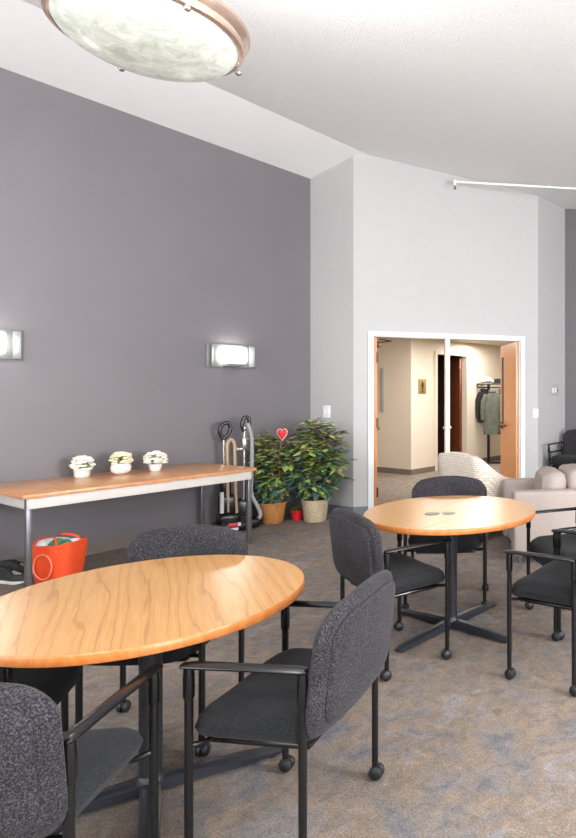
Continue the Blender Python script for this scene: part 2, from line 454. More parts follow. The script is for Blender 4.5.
# door casing and mullion
angD = math.atan2(DD.y, DD.x); RD = RZ(angD)
def dpt(s, off, z): return (C1+DD*s+DN*off).to_3d()+Vector((0, 0, z))
bm = BM()
for s in (sL-.03, sR+.03): box(bm, dpt(s, -.012, (DH+.05)/2), (.06, .03, DH+.05), .004, RD)
box(bm, dpt((sL+sR)/2, -.012, DH+.025), (sR-sL+.12, .032, .05), .004, RD)
for s in (sL+.006, sR-.006): box(bm, dpt(s, .07, DH/2), (.012, .13, DH), 0, RD)
box(bm, dpt((sL+sR)/2, .07, DH-.006), (sR-sL, .13, .012), 0, RD)
struct('trim_1', bm, 'trim_white')
M['mullion'] = plain('mullion', (236, 220, 208), .45, var=.01)
sM = (sL+sR)/2
# mullion stands a little left of centre as seen; find the spot on the wall line under image column 448
sM = on_door(-.1533*8.089/(1+.4032*.1533))
bm = BM(); box(bm, dpt(sM, .05, DH/2), (.06, .07, DH-.01), .004, RD)
mu = struct('trim_2', bm, 'mullion', smooth=False)
bm = BM()
for dx in (-.04, .04): sphere(bm, dpt(sM+dx, .04, 1.02), .022, 10)
obj('strike_knob', bm, 'steel', mu)
# ---- door leaves
def leaf(name, hinge, end, w, label_panel):
    h = Vector(hinge); d = (Vector(end)-h).normalized(); a = math.atan2(d.y, d.x)
    root = bpy.data.objects.new(name, None); COL.objects.link(root); root.location = (h.x, h.y, 0); root.rotation_euler = (0, 0, a)
    root['kind'] = 'structure'
    return root, a
# right leaf, opened into the corridor
rl, a = leaf('door_1', (PR+DN*.05-DD*.02), (-.555, 8.86), .92, 1)
def leaf_parts(root, sgn, closer=True):
    w = .9; T = .045
    bm = BM(); x0, x1, z0, z1 = w-.2, w-.09, 1.05, 1.98
    for a0, a1, b0, b1 in ((.0, x0, .01, DH-.02), (x1, w, .01, DH-.02), (x0, x1, .01, z0), (x0, x1, z1, DH-.02)):
        box(bm, ((a0+a1)/2, 0, (b0+b1)/2), (a1-a0, T, b1-b0), 0)
    bmesh.ops.remove_doubles(bm, verts=bm.verts, dist=1e-5)
    obj('door_panel', bm, 'door_wood', root, smooth=False)
    bm = BM(); box(bm, ((x0+x1)/2, 0, (z0+z1)/2), (x1-x0-.002, .012, z1-z0-.002)); obj('glass_pane', bm, 'glass_dark', root)
    bm = BM()
    for xx in (x0, x1): box(bm, (xx, 0, (z0+z1)/2), (.014, T+.012, z1-z0+.014), .002)
    for zz in (z0, z1): box(bm, ((x0+x1)/2, 0, zz), (x1-x0, T+.012, .014), .002)
    obj('vision_frame', bm, 'trim_grey', root)
    for s in (-1, 1):
        bm = BM()
        lathe(bm, [(0, s*.022), (.032, s*.022), (.032, s*.032), (.012, s*.034), (.012, s*.07), (0, s*.07)], 16, (w-.07, 0, 1.0), 'Y')
        tube(bm, round_path([(w-.07, s*.065, 1.0), (w-.12, s*.07, 1.0), (w-.45, s*.062, 1.0)], .02), .016, 10); box(bm, (w-.1, s*.04, 1.0), (.16, .04, .1), .01)
        obj('handle', bm, 'bronze', root)
    for z in (.25, 1.1, 1.9):
        bm = BM(); tube(bm, [(-.006, sgn*.028, z-.06), (-.006, sgn*.028, z+.06)], .011, 10)
        box(bm, (.012, sgn*.024, z), (.05, .004, .11)); obj('hinge', bm, 'bronze', root)
    bm = BM(); box(bm, (.26, sgn*.05, DH-.09), (.24, .055, .06), .008)
    tube(bm, round_path([(.3, sgn*.08, DH-.055), (.1, sgn*.2, DH-.05), (-.04, sgn*.05, DH-.045)], .01), .008, 8)
    obj('door_closer', bm, 'bronze', root)
leaf_parts(rl, -1)
ll, a = leaf('door_2', (PL+DN*.05+DD*.03), (-2.30, 8.22), .92, 1)
leaf_parts(ll, -1)

# ---- corridor
def SPx(a, b): return (b-a).normalized()
bm = BM()
hp = [dpt(on_door(-2.9), .14, 0), dpt(on_door(.5), .14, 0)]
poly = [(-4.6, 7.6), tuple(hp[0][:2]), tuple(hp[1][:2]), (2.4, 9.5), (2.4, 14.2), (-4.6, 14.2)]
SPO = -Vector((SPx(C0, C1).y, -SPx(C0, C1).x))
poly = [tuple(C0+SPO*.13), tuple(C1+DN*.03), tuple(C2+DN*.03), tuple(C2+DN*.25), (1.6, 9.6), (1.6, 14.4), (-4.2, 14.4), (-4.2, 7.9)]
prism(bm, poly, 0, .004); f = struct('floor', bm, 'hall_carpet'); f.name = 'floor_corridor'
H0 = Vector((-2.27, 10.57)); U2 = Vector((UX, UY)); N2 = Vector((NX, NY))
HH = 2.45
bm = BM(); wall_bm(bm, H0-N2*2.2, H0, 0, HH, .1, 1); 
struct('wall_corridor_left', bm, 'hall_wall')
bm = BM()
wall_bm(bm, H0+U2*.1, H0+U2*.68, 0, HH, .1, 1); wall_bm(bm, H0+U2*1.56, H0+U2*3.3, 0, HH, .1, 1)
wall_bm(bm, H0+U2*.68, H0+U2*1.56, 2.17, HH, .1, 1)
struct('wall_corridor', bm, 'hall_wall')
bm = BM(); wall_bm(bm, H0+U2*3.3, H0+U2*3.3+N2*3.2, 0, HH, .1, 1); struct('wall_corridor_end', bm, 'hall_wall')
# corridor side closings and the corridor face of the double-door wall
bm = BM(); e0 = (C0+SPO*.2-U2*0).to_3d(); e1 = H0-N2*2.2
wall_bm(bm, e0, e1, 0, HH, .1, 1)
g0 = (C2+DN*.25).to_3d(); wall_bm(bm, g0, (H0+U2*3.3+N2*3.2), 0, HH, .1, -1)
wall_bm(bm, dpt(.05, .145, 0), dpt(sL, .145, 0), 0, HH, .04, 1)
wall_bm(bm, dpt(sR, .145, 0), dpt((C2-C1).length, .145, 0), 0, HH, .04, 1)
struct('wall_corridor_side', bm, 'hall_wall')
bm = BM()
prism(bm, [tuple(C0+SPO*.13), tuple(C1+DN*.142), tuple(C2+DN*.142), tuple(C3+Vector((.1, .3))), (1.7, 9.6), (1.7, 14.4), (-4.4, 14.4), (-4.4, 7.9)], HH, HH+.06)
struct('ceiling_corridor', bm, 'hall_ceiling')
bm = BM()
base_bm(bm, H0-N2*2.2, H0-N2*0, .1, .014, -1); base_bm(bm, H0, H0+U2*.62, .1, .014, -1)
base_bm(bm, H0+U2*1.62, H0+U2*3.3, .1, .014, -1); base_bm(bm, H0+U2*3.3, H0+U2*3.3+N2*3, .1, .014, -1)
struct('baseboard_corridor', bm, 'trim_brown')
# rest-room door in the corridor: casing, dark room behind, open dark leaf
def hpt(t, off, z): return (H0+U2*t+N2*off).to_3d()+Vector((0, 0, z))
RU = RZ(ANG_U)
bm = BM()
for t in (.65, 1.59): box(bm, hpt(t, .012, 1.1), (.06, .03, 2.2), .003, RU)
box(bm, hpt(1.12, .012, 2.2), (1.0, .032, .06), .003, RU)
struct('trim_3', bm, 'hall_wall')
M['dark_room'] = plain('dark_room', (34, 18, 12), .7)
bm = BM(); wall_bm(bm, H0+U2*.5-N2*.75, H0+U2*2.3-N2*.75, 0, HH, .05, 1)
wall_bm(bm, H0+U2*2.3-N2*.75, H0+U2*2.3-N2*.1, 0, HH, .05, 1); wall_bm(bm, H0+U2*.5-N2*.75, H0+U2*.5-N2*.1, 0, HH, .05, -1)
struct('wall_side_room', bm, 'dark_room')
d3 = bpy.data.objects.new('door_3', None); COL.objects.link(d3); d3['kind'] = 'structure'
d3.location = hpt(1.52, -.1, 0); d3.rotation_euler = (0, 0, ANG_U+math.radians(66))
bm = BM(); box(bm, (.3, 0, 1.08), (.6, .045, 2.14), .003); obj('door_panel', bm, 'dark_wood', d3)
for z in (.3, 1.1, 1.9):
    bm = BM(); box(bm, (0, .03, z), (.03, .03, .11), .003); obj('hinge', bm, 'bronze', d3)

# ------------------------------------------------------------------ wall fittings
def plate(name, label, cat, c, ang, w, h, mat, t=.008, group=None):
    r = thing(name, label, cat, c, ang, group)
    bm = BM(); box(bm, (0, 0, 0), (w, t, h), .003); obj('plate', bm, mat, r); return r
SP = (C1-C0).normalized(); spa = math.atan2(SP.y, SP.x)
pr = C0+SP*.285; nin = Vector((SP.y, -SP.x))
k = plate('light_switch', 'white double light switch plate on narrow grey wall above the leafy plant', 'switch', (pr+nin*.004).to_3d()+Vector((0, 0, 1.235)), spa, .125, .15, 'plate_white')
for dx in (-.028, .028):
    bm = BM(); box(bm, (dx, -.007, 0), (.03, .008, .065), .002); obj('rocker', bm, 'plate_white', k)
SQ = (C3-C2).normalized(); sqa = math.atan2(SQ.y, SQ.x); nq = Vector((SQ.y, -SQ.x))
pq = C2+SQ*.40
k = plate('thermostat', 'grey wall control plate near the edge of the dark wall at far right', 'thermostat', (pq+nq*.006).to_3d()+Vector((0, 0, 1.50)), sqa, .19, .16, 'plate_grey', .012)
for dx in (-.05, .02):
    bm = BM(); box(bm, (dx, -.009, 0), (.045, .008, .07), .002); obj('cover', bm, 'plate_white', k)
bm = BM(); box(bm, (.07, -.009, 0), (.012, .008, .03), .002); obj('lever', bm, 'black_plastic', k)
k = plate('light_switch', 'small white switch plate right of the double door, below the grey control plate', 'switch', dpt(on_door(-.04)-.02, -.005, 1.19), angD, .08, .12, 'plate_white')
bm = BM(); box(bm, (0, -.007, 0), (.02, .01, .04), .002); obj('rocker', bm, 'plate_white', k)
# corridor sign
sg = plate('restroom_sign', 'square gold restroom sign with dark figure on the corridor wall', 'sign', hpt(.28, .006, 1.57), ANG_U, .20, .26, 'gold_plate', .012)
bm = BM(); sphere(bm, (0, -.009, .075), .016, 10, (1, .3, 1)); box(bm, (0, -.009, .025), (.04, .005, .07), .008)
for dx in (-.009, .009): box(bm, (dx, -.009, -.035), (.013, .005, .06), .002)
obj('figure', bm, 'dark_ink', sg)
bm = BM()
for i in range(3): box(bm, (-.024+i*.024, -.0085, -.095), (.014, .004, .022), .001)
obj('lettering', bm, 'dark_ink', sg)
bn = plate('notice_panel', 'narrow grey panel on corridor wall just inside the left door leaf', 'panel', (H0-N2*.66+Vector((-NY*-1, 0))*0).to_3d()+Vector((0, 0, 1.5)), ANG_U-PI/2, .1, .8, 'plate_grey', .012)
bn.location = ((H0-N2*.70)-U2*.008).to_3d()+Vector((0, 0, 1.50))

# ---- sconces on the grey wall
def sconce(u, label):
    r = thing('wall_sconce', label, 'sconce', W(u, 0, 1.875), ANG_U, 'wall sconces on the grey wall')
    # local x along wall, -y into room
    bm = BM(); box(bm, (0, -.012, 0), (.56, .02, .25), .004); obj('back_plate', bm, 'sconce_frost', r)
    for s in (-1, 1):
        bm = BM(); box(bm, (s*.225, -.036, 0), (.012, .07, .23), .002, RZ(s*.75)); obj('side_shade', bm, 'sconce_frost', r)
    bm = BM(); box(bm, (0, -.055, .01), (.28, .06, .165), .01); obj('lamp', bm, 'sconce_lit', r)
    bm = BM(); box(bm, (0, -.06, -.10), (.2, .08, .03), .004); obj('bracket', bm, 'sconce_frost', r)
    return r
sconce(3.94, 'lit rectangular wall sconce above the right end of the long table')
sconce(1.83, 'lit rectangular wall sconce cut off by the left edge of the photo')

# ---- ceiling bowl pendant
LZ = 3.005
def make_pendant(label, LX, LY):
    lp = thing('pendant_lamp', label, 'lamp', (LX, LY, LZ))
    R = .37
    bm = BM(); lathe(bm, [(R-.045, -.03), (R-.035, -.036), (R-.02, -.03), (R-.014, -.012), (R-.018, .0), (R-.006, .012), (R+.006, .03), (R+.006, .045), (R-.005, .055), (R-.03, .058), (R-.045, .045), (R-.05, .0)], 80, closed=True)
    obj('rim', bm, 'copper', lp)
    bm = BM(); rb = R-.04
    prof = [(rb*math.sin(q), -.02-.115*math.cos(q)) for q in [PI/2*k/14 for k in range(15)]]
    lathe(bm, prof+[(rb-.008, -.015)]+[((rb-.01)*math.sin(q), -.01-.11*math.cos(q)) for q in [PI/2*k/14 for k in range(14, -1, -1)]], 72)
    obj('glass_bowl', bm, 'lamp_glass', lp)
    for k in range(4):
        a = math.radians(47+94*k-(6 if k == 3 else 0))
        bm = BM(); sphere(bm, ((R-.02)*math.cos(a), (R-.02)*math.sin(a), -.048), .014, 12)
        obj('finial', bm, 'steel', lp)
        bm = BM(); tube(bm, [((R-.04)*math.cos(a), (R-.04)*math.sin(a), .055), (.0, .0, .5)], .005, 8); obj('rod', bm, 'copper', lp)
    cz = ceil_z(LX, LY)-LZ
    bm = BM(); tube(bm, [(0, 0, .48), (0, 0, cz-.03)], .012, 12); obj('stem', bm, 'copper', lp)
    bm = BM(); lathe(bm, [(0, cz), (.09, cz-.001), (.085, cz-.03), (.03, cz-.05), (0, cz-.05)], 32); obj('canopy', bm, 'copper', lp)
    pl = bpy.data.lights.new('bulb_or_fill_light', 'POINT'); pl.energy = 75; pl.color = (1, .995, .985); pl.shadow_soft_size = .1
    po = bpy.data.objects.new('bulb_or_fill_light', pl); COL.objects.link(po); po.location = (LX, LY, LZ+.16)
make_pendant('large bowl pendant light with marbled glass and copper rim', -1.625, 2.50)

# ---- sprinkler pipe
bm = BM(); P0, P1 = Vector((-1.06, 7.48, 4.10)), Vector((.46, 7.33, 3.96))
P2 = P0+(P1-P0)*2.2
sp = thing('sprinkler_pipe', 'white sprinkler pipe under the sloping ceiling above the double door', 'pipe', P0)
tube(bm, [Vector(), P2-P0], .014, 12); obj('pipe', bm, 'plate_white', sp)
bm = BM(); sphere(bm, (0, 0, 0), .024, 12); tube(bm, [(0, 0, 0), (0, 0, -.05)], .014, 10); obj('elbow', bm, 'plate_white', sp)
bm = BM(); tube(bm, [(0, 0, -.05), (0, 0, -.085)], .008, 8); lathe(bm, [(0, -.085), (.02, -.087), (.02, -.092), (0, -.092)], 12)
obj('sprinkler_head', bm, 'bronze', sp)
for t in (.35, .8):
    q = (P2-P0)*t; w = P0+q
    bm = BM(); tube(bm, [q, (q.x, q.y, ceil_z(w.x, w.y)-P0.z)], .005, 6); obj('hanger', bm, 'plate_white', sp)

# ------------------------------------------------------------------ guest chair
def make_chair(label, group):
    t = thing('guest_chair', label, 'chair', group=group)
    LXh, LYh = .268, .185
    # seat
    def fs(a, b, o):
        z = .452+o
        z -= .022*max(0, (b-.10)/.1)**2 if b > .10 else 0
        return Vector((a, b+.005, z-.012*(a/.25)**2*(-1)))
    bm = BM(); pad(bm, rrect(.52, .445, .09, .11), .09, fs, .03, .12); obj('seat', bm, 'seat_fabric', t)
    bm = BM(); box(bm, (0, .0, .392), (.40, .34, .02), .008); obj('seat_pan', bm, 'black_plastic', t)
    # backrest, bowed in plan, leaning back
    def fb(sh):
        def f(a, b, o):
            z = .640+b-.55*a*a*max(0, (b+.1)/.3)
            y = -.232-.10*(b+.2) + .42*a*a - .12*max(0, -.08-b)*-1*0
            if b < -.1: y += .9*(b+.1)**2*4*.5
            return Vector((a, y-sh+o, z))
        return f
    bm = BM(); pad(bm, rrect(.56, .425, .10, .085), .05, fb(0), .022, .12); obj('backrest', bm, 'back_fabric', t)
    bm = BM(); pad(bm, rrect(.485, .345, .08, .06), .026, fb(.027), .010, .1); obj('back_panel', bm, 'back_fabric', t)
    # side frames
    for s in (-1, 1):
        x = s*LXh
        for y in (LYh, -LYh):
            bm = BM(); tube(bm, [(x, y, .055), (x, y, .60)], .0125, 12); lg = obj('leg', bm, 'black_metal', t)
            bm = BM(); tube(bm, [(x, y, .03), (x, y, .075)], .007, 8)
            for q in (-1, 1): lathe(bm, [(0, q*.003), (.022, q*.003), (.027, q*.008), (.026, q*.017), (.018, q*.024), (0, q*.025)], 16, (x, y-.006, .0275), 'X')
            box(bm, (x, y-.002, .04), (.03, .03, .02), .008)
            obj('caster', bm, 'caster', lg)
        path = [(x, LYh+.025, .652), (x, LYh+.02, .656), (x, LYh-.02, .659), (x, 0, .662), (x, -LYh+.01, .664), (x, -LYh-.008, .662), (x, -LYh-.015, .658)]
        bm = BM(); tube(bm, path, [.006, .0135, .017, .0165, .017, .0135, .006], 14, flat=(1.25, .62, (1, 0, 0))); am = obj('armrest', bm, 'black_plastic', t)
        for y in (LYh, -LYh):
            bm = BM(); tube(bm, [(x, y, .555), (x, y, .565), (x, y, .62), (x, y, .655)], [.0135, .0165, .0165, .014], 12); obj('sleeve', bm, 'black_plastic', am)
        # bracket from rear leg to backrest
        bm = BM(); tube(bm, round_path([(x, -LYh, .50), (x*.97, -.20, .505), (x*.86, -.215, .51)], .01), .011, 8); obj('back_bracket', bm, 'black_metal', t)
    bm = BM()
    for y in (LYh, -LYh): tube(bm, [(-LXh, y, .412), (-LXh*.85, y*.85, .404), (LXh*.85, y*.85, .404), (LXh, y, .412)], .009, 8)
    obj('seat_frame', bm, 'black_metal', t)
    return t
def place(t, x, y, fx, fy, z=0):
    t.location = (x, y, z); t.rotation_euler = (0, 0, math.atan2(-fx, fy))
G1 = 'guest chairs around the round tables'
chair = make_chair('dark grey guest chair in the foreground, turned left, casters showing, right of the near table', G1)
place(chair, -.855, 2.075, -1, .13)
def ch(x, y, fx, fy, label, z=0, g=G1):
    return dup(chair, (x, y, z), math.atan2(-fx, fy), label, g)
ch(-1.414, 1.60, -.09, 1, 'dark speckled guest chair in the near left corner, its back to the camera')
ch(-1.66, 2.62, .06, -1, 'dark grey guest chair behind the near table, facing the camera')
ch(-1.90, 2.04, .95, .31, 'dark guest chair at the left edge, partly under the near table')
cf = ch(-.835, 3.425, .74, .67, 'dark guest chair left of the far table, its back toward the camera')
ch(-.66, 4.27, .08, -1, 'dark guest chair behind the far table, only back top above the tabletop')
ch(.13, 3.27, -.88, .47, 'dark guest chair at the right edge, the nearer one beside the far table')
ch(.19, 3.92, -.93, -.36, 'dark guest chair at the right edge, the farther one beside the sofa')
# two chairs stacked against the dark wall
G2 = 'chairs stacked by the dark wall'
cs = W(u3-.42, v3+.36)
ch(cs.x, cs.y, -UX, -UY, 'black guest chair at bottom of the stack against the far dark wall', 0, G2)
ch(cs.x-UX*.02, cs.y-UY*.02, -UX, -UY, 'black guest chair on top of the stack against the far dark wall', .11, G2)

# ------------------------------------------------------------------ round tables
def make_table(label):
    t = thing('round_table', label, 'table', group='round tables')
    bm = BM(); lathe(bm, [(0, .708), (.524, .708), (.531, .712)], 96); lathe(bm, [(.528, .74), (0, .74)], 96)
    r = .5335
    bm.free(); bm = BM()
    lathe(bm, [(0, .710), (r-.006, .710), (r-.006, .739), (0, .739)], 96); 
    lathe(bm, [(0, .7391), (r-.004, .7391), (r-.004, .740), (0, .740)], 96)
    obj('tabletop', bm, 'table_oak', t)
    bm = BM(); lathe(bm, [(r-.006, .708), (r-.002, .708), (r, .711), (r, .737), (r-.002, .7395), (r-.006, .7395)], 96, closed=True); obj('edge_band', bm, 'table_oak_edge', t)
    bm = BM(); tube(bm, [(0, 0, .05), (0, 0, .70)], .038, 28); lathe(bm, [(0, .035), (.05, .035), (.05, .06), (.04, .075), (0, .075)], 28); obj('column', bm, 'pedestal', t)
    bm = BM(); 
    box(bm, (0, 0, .702), (.42, .06, .012), .003); box(bm, (0, 0, .702), (.06, .42, .012), .003); obj('mounting_plate', bm, 'pedestal', t)
    for k in range(4):
        a = k*PI/2; b2 = BM(); L = .46
        sec = [(.02, .034, .058, .012), (.2, .032, .052, .012), (L-.03, .028, .036, .012), (L, .018, .028, .014)]
        rings = []
        for x, hw, zt, zb in sec:
            rings.append([b2.verts.new((x, y, z)) for y, z in ((-hw, zb), (hw, zb), (hw, zt-.01), (hw-.012, zt), (-hw+.012, zt), (-hw, zt-.01))])
        for A, B in zip(rings, rings[1:]):
            for i in range(6): b2.faces.new((A[i], A[(i+1) % 6], B[(i+1) % 6], B[i]))
        b2.faces.new(rings[0]); b2.faces.new(rings[-1])
        lathe(b2, [(0, 0), (.016, 0), (.016, .014), (0, .014)], 12, (L-.04, 0, 0))
        bmesh.ops.rotate(b2, cent=(0, 0, 0), matrix=RZ(a), verts=b2.verts)
        obj('foot', b2, 'pedestal', t)
    return t
t1 = make_table('larger-looking round oak table in the foreground, left side of the room')
t1.location = (-1.452, 2.238, 0); t1.rotation_euler = (0, 0, math.radians(32))
t2 = dup(t1, (-.562, 3.795, 0), math.radians(-33), 'smaller-looking round oak table farther back, between chairs, with a dark cable opening')
g = BM(); lathe(g, [(0, .0), (.045, .0), (.045, .003), (.035, .004), (0, .002)], 28, (-.021, -.151, .7402)); obj('grommet', g, 'grommet_grey', t2)
g = BM(); lathe(g, [(0, .0), (.04, .0), (.04, .002), (0, .003)], 28, (.056, -.085, .7402)); obj('grommet', g, 'grommet_grey', t2)

# ------------------------------------------------------------------ long side table
lt = thing('side_table', 'long wood-topped table with grey metal legs against the grey wall', 'table', W(2.708, .4875), ANG_U)
LL, LD = 1.83, .905
bm = BM(); box(bm, (0, 0, .726), (LL, LD, .028), .003); obj('tabletop', bm, 'long_table_wood', lt)
bm = BM()
for s in (-1, 1):
    box(bm, (0, s*(LD/2-.035), .672), (LL-.08, .025, .08), .003); box(bm, (s*(LL/2-.045), 0, .672), (.025, LD-.08, .08), .003)
obj('apron', bm, 'apron', lt)
for sx in (-1, 1):
    for sy in (-1, 1):
        bm = BM(); box(bm, (sx*(LL/2-.05), sy*(LD/2-.05), .355), (.038, .038, .71), .004); lg = obj('leg', bm, 'zinc', lt)
        bm = BM(); lathe(bm, [(0, 0), (.018, 0), (.016, .012), (0, .012)], 12, (sx*(LL/2-.05), sy*(LD/2-.05), 0)); obj('foot', bm, 'black_plastic', lg)
def flowers(name, label, x, y, prof, fr, fh, cz, mats, seed, n=70):
    random.seed(seed)
    t = thing(name, label, 'flowers', (x, y, .7405), 0, 'white flower pots on the long table')
    bm = BM(); lathe(bm, prof, 28); obj('pot', bm, 'ceramic', t)
    bm = BM()
    for i in range(n):
        a = random.uniform(0, 2*PI); e2 = random.uniform(-.55, 1)
        rr = fr*math.sqrt(max(0, 1-max(e2, 0)**2))*random.uniform(.65, 1); z = cz+fh*e2
        c = Vector((rr*math.cos(a), rr*math.sin(a), z))
        for k in range(5):
            an = k*2*PI/5+a; d = Vector((math.cos(an), math.sin(an), .35)); s = .016
            sphere(bm, c+d*s*.8, s, 6, (1, 1, .6))
    for f in bm.faces: f.material_index = 0 if random.random() < 2 else 1
    obj('blossoms', bm, mats, t)
    bm = BM()
    for i in range(14):
        a = random.uniform(0, 2*PI); L = fr*1.1
        tube(bm, [(0, 0, cz-.06), (L*.5*math.cos(a), L*.5*math.sin(a), cz-.01), (L*math.cos(a), L*math.sin(a), cz+random.uniform(-.03, .04))], [.004, .012, .002], 6, flat=(.3, 1))
    obj('leaves', bm, 'leaf_a', t)
    return t
flowers('flower_pot', 'white flowers in short square-ish white pot, leftmost of three on long table', -4.004, 5.246,
        [(0, 0), (.05, 0), (.058, .01), (.06, .065), (.054, .065), (.05, .055), (0, .055)], .075, .07, .105, 'petal', 1)
flowers('flower_pot', 'round white bowl with pale yellow flowers, middle of three on long table', -3.80, 5.44,
        [(0, 0), (.045, 0), (.075, .025), (.082, .06), (.072, .092), (.06, .1), (.055, .095), (0, .085)], .085, .06, .13, 'petal_yellow', 2, 60)
flowers('flower_pot', 'small white pot with white flowers, rightmost of three on long table', -3.625, 5.655,
        [(0, 0), (.04, 0), (.05, .02), (.055, .065), (.048, .065), (.044, .055), (0, .055)], .085, .07, .105, 'petal', 3)

# ---- tote bag under the long table
bx, by = -3.69, 4.60
tb = thing('tote_bag', 'orange-red tote bag full of papers on the carpet under the long table', 'bag', (bx, by, 0.0), math.radians(-8))
tb.scale = (.92, .92, .92)
bm = BM(); ring = []
for z, wx, wy in ((.0, .145, .09), (.02, .155, .1), (.15, .172, .115), (.28, .19, .125), (.36, .205, .13)):
    ring.append([bm.verts.new((wx*math.copysign(abs(math.cos(a))**.55, math.cos(a)), wy*math.copysign(abs(math.sin(a))**.55, math.sin(a)), z+(.03*math.cos(a) if z > .3 else 0)+.006*math.sin(7*a)*z)) for a in [2*PI*k/40 for k in range(40)]])
inner = [bm.verts.new(v.co*1.0+Vector((-v.co.x*.04, -v.co.y*.05, 0))) for v in ring[-1]]
inner2 = [bm.verts.new((v.co.x*.9, v.co.y*.9, v.co.z-.1)) for v in ring[-1]]
ring += [inner, inner2]
for A, B in zip(ring, ring[1:]):
    for k in range(40): bm.faces.new((A[k], A[(k+1) % 40], B[(k+1) % 40], B[k]))
bm.faces.new(ring[0]); obj('body', bm, 'orange', tb)
for s in (-1, 1):
    bm = BM(); tube(bm, round_path([(-.12, s*.118, .30), (-.11, s*.10, .40), (.0, s*.05, .425), (.09, s*.10, .40), (.11, s*.12, .30)], .06, 6), .009, 8, flat=(.5, 1.4)); obj('handle', bm, 'orange', tb)
bm = BM(); tube(bm, [Vector((.085*math.cos(a)-.01, -.122-.01*math.sin(a)*0, .19+.1*math.sin(a)))+Vector((0, -.012 if abs(math.sin(a)) < .7 and math.sin(a)<0 else -.008, 0)) for a in [2*PI*k/36 for k in range(37)]], .007, 6, flat=(.9, .9)); obj('printed_ring', bm, 'orange_pale', tb)
random.seed(5)
for i, (mt, px_, py_) in enumerate((('paper', -.09, -.02), ('green_print', .02, -.03), ('paper', .09, .03), ('green_print', .11, -.04), ('paper', -.02, .04))):
    bm = BM(); b2 = BM(); bmesh.ops.create_icosphere(b2, subdivisions=3, radius=.075)
    for v in b2.verts: v.co *= 1+.25*math.sin(40*v.co.x+i)*math.sin(35*v.co.y+2*i)*.8
    bmesh.ops.scale(b2, vec=(1, .8, .7), verts=b2.verts); bmesh.ops.translate(b2, vec=(px_, py_, .345), verts=b2.verts); join(bm, b2)
    obj('paper', bm, mt, tb)

# ---- sneakers
def shoe(x, y, rz, label):
    t = thing('sneaker', label, 'shoe', (x, y, 0), rz, 'sneakers under the long table')
    def out(k=1.0):
        o = []
        for i in range(32):
            a = 2*PI*i/32; yy = .145*math.sin(a); w = .05*(1+.18*math.sin(a))*(1-.25*math.exp(-((yy+.02)/.05)**2)*.8)
            o.append((w*math.cos(a)*k, yy*k))
        return o
    bm = BM(); pad(bm, out(), .03, lambda a, b, o: Vector((a, b, .018+o+.012*max(0, b-.08)/.06)), .008, .0); obj('sole', bm, 'shoe_white', t)
    def fu(a, b, o):
        if o < 0: return Vector((a*.9, b*.95, .03))
        hh = .045 + .05*max(0, min(1, (.05-b)/.1))
        k2 = 1-.35*min(1, o/.04)
        return Vector((a*k2, b*(1-.12*min(1, o/.04)), .03+hh*min(1.0, o/.02)**.6))
    bm = BM(); pad(bm, out(), .06, fu, .02, .1); obj('upper', bm, 'shoe_black', t)
    bm = BM()
    for k in range(4):
        b = .02+.02*k; tube(bm, [(-.026, b-.01, .078-k*.004), (0, b, .095-k*.006), (.026, b-.01, .078-k*.004)], .004, 6)
    obj('laces', bm, 'shoe_white', t)
shoe(-4.10, 4.66, math.radians(-100), 'black and white sneaker at left edge under the long table, the nearer')
shoe(-4.22, 4.86, math.radians(-80), 'black and white sneaker at left edge under the long table, the one behind')

# ------------------------------------------------------------------ vacuum cleaners
def hose(bm, pts, r, rings=60):
    pth = round_path(pts, .15, 10); out = []; 
    for a, b in zip(pth, pth[1:]):
        n = max(1, int((b-a).length/.012))
        for j in range(n): out.append(a+(b-a)*j/n)
    out.append(pth[-1]); tube(bm, out, [r*(1+.12*(i % 2)) for i in range(len(out))], 10)
def vxy(px, v):
    rx = (px-540)/600; Y = (DW-v)/(-(NX*rx+NY)); return rx*Y, Y
x, y = vxy(229, .20)
va = thing('vacuum_cleaner', 'black upright vacuum with tan tubes and red badge by the long table end', 'vacuum', (x, y, 0), .75)
# local frame: x roughly image right, -y toward camera
bm = BM(); box(bm, (0, -.02, .055), (.30, .26, .09), .03, None, 4); box(bm, (0, .03, .13), (.2, .16, .1), .03, None, 3); obj('cleaner_head', bm, 'black_plastic', va)
bm = BM(); box(bm, (0, .05, .27), (.17, .13, .22), .04, None, 4); box(bm, (-.02, .05, .45), (.1, .09, .22), .03, None, 3); obj('body', bm, 'black_plastic', va)
bm = BM(); box(bm, (.0, -.145, .085), (.09, .02, .035), .006); obj('badge', bm, 'vac_red', va)
bm = BM(); box(bm, (-.01, -.152, .04), (.12, .016, .03), .006); box(bm, (.06, -.146, .085), (.03, .018, .035), .004); obj('bumper', bm, 'vac_white', va)
bm = BM(); tube(bm, [(-.075, -.02, .20), (-.075, -.02, .42)], .02, 12); obj('wand_holder', bm, 'vac_white', va)
bm = BM(); hose(bm, [(.075, .0, .18), (.06, .0, .5), (.055, .0, .93), (.02, .0, .985), (-.02, .0, .93), (-.01, .0, .2)], .017); obj('hose', bm, 'tan_tube', va)
bm = BM(); tube(bm, [(-.04, .03, .5), (-.045, .03, 1.0)], .013, 12); obj('pole', bm, 'steel', va)
bm = BM(); tube(bm, round_path([(-.045, .03, .97), (-.09, .03, 1.06), (-.07, .03, 1.13), (.0, .03, 1.16), (.03, .03, 1.1), (-.0, .03, 1.02), (-.045, .03, .98)], .03, 5), .02, 10); obj('handle', bm, 'black_plastic', va)
x, y = vxy(247, .24)
vb = thing('vacuum_cleaner', 'tall black vacuum with grey hose and chrome wand beside the basket plant', 'vacuum', (x, y, 0), .75)
bm = BM(); box(bm, (-.03, 0, .06), (.26, .24, .1), .03, None, 4); box(bm, (-.03, .04, .2), (.16, .14, .24), .045, None, 4); obj('body', bm, 'black_plastic', vb)
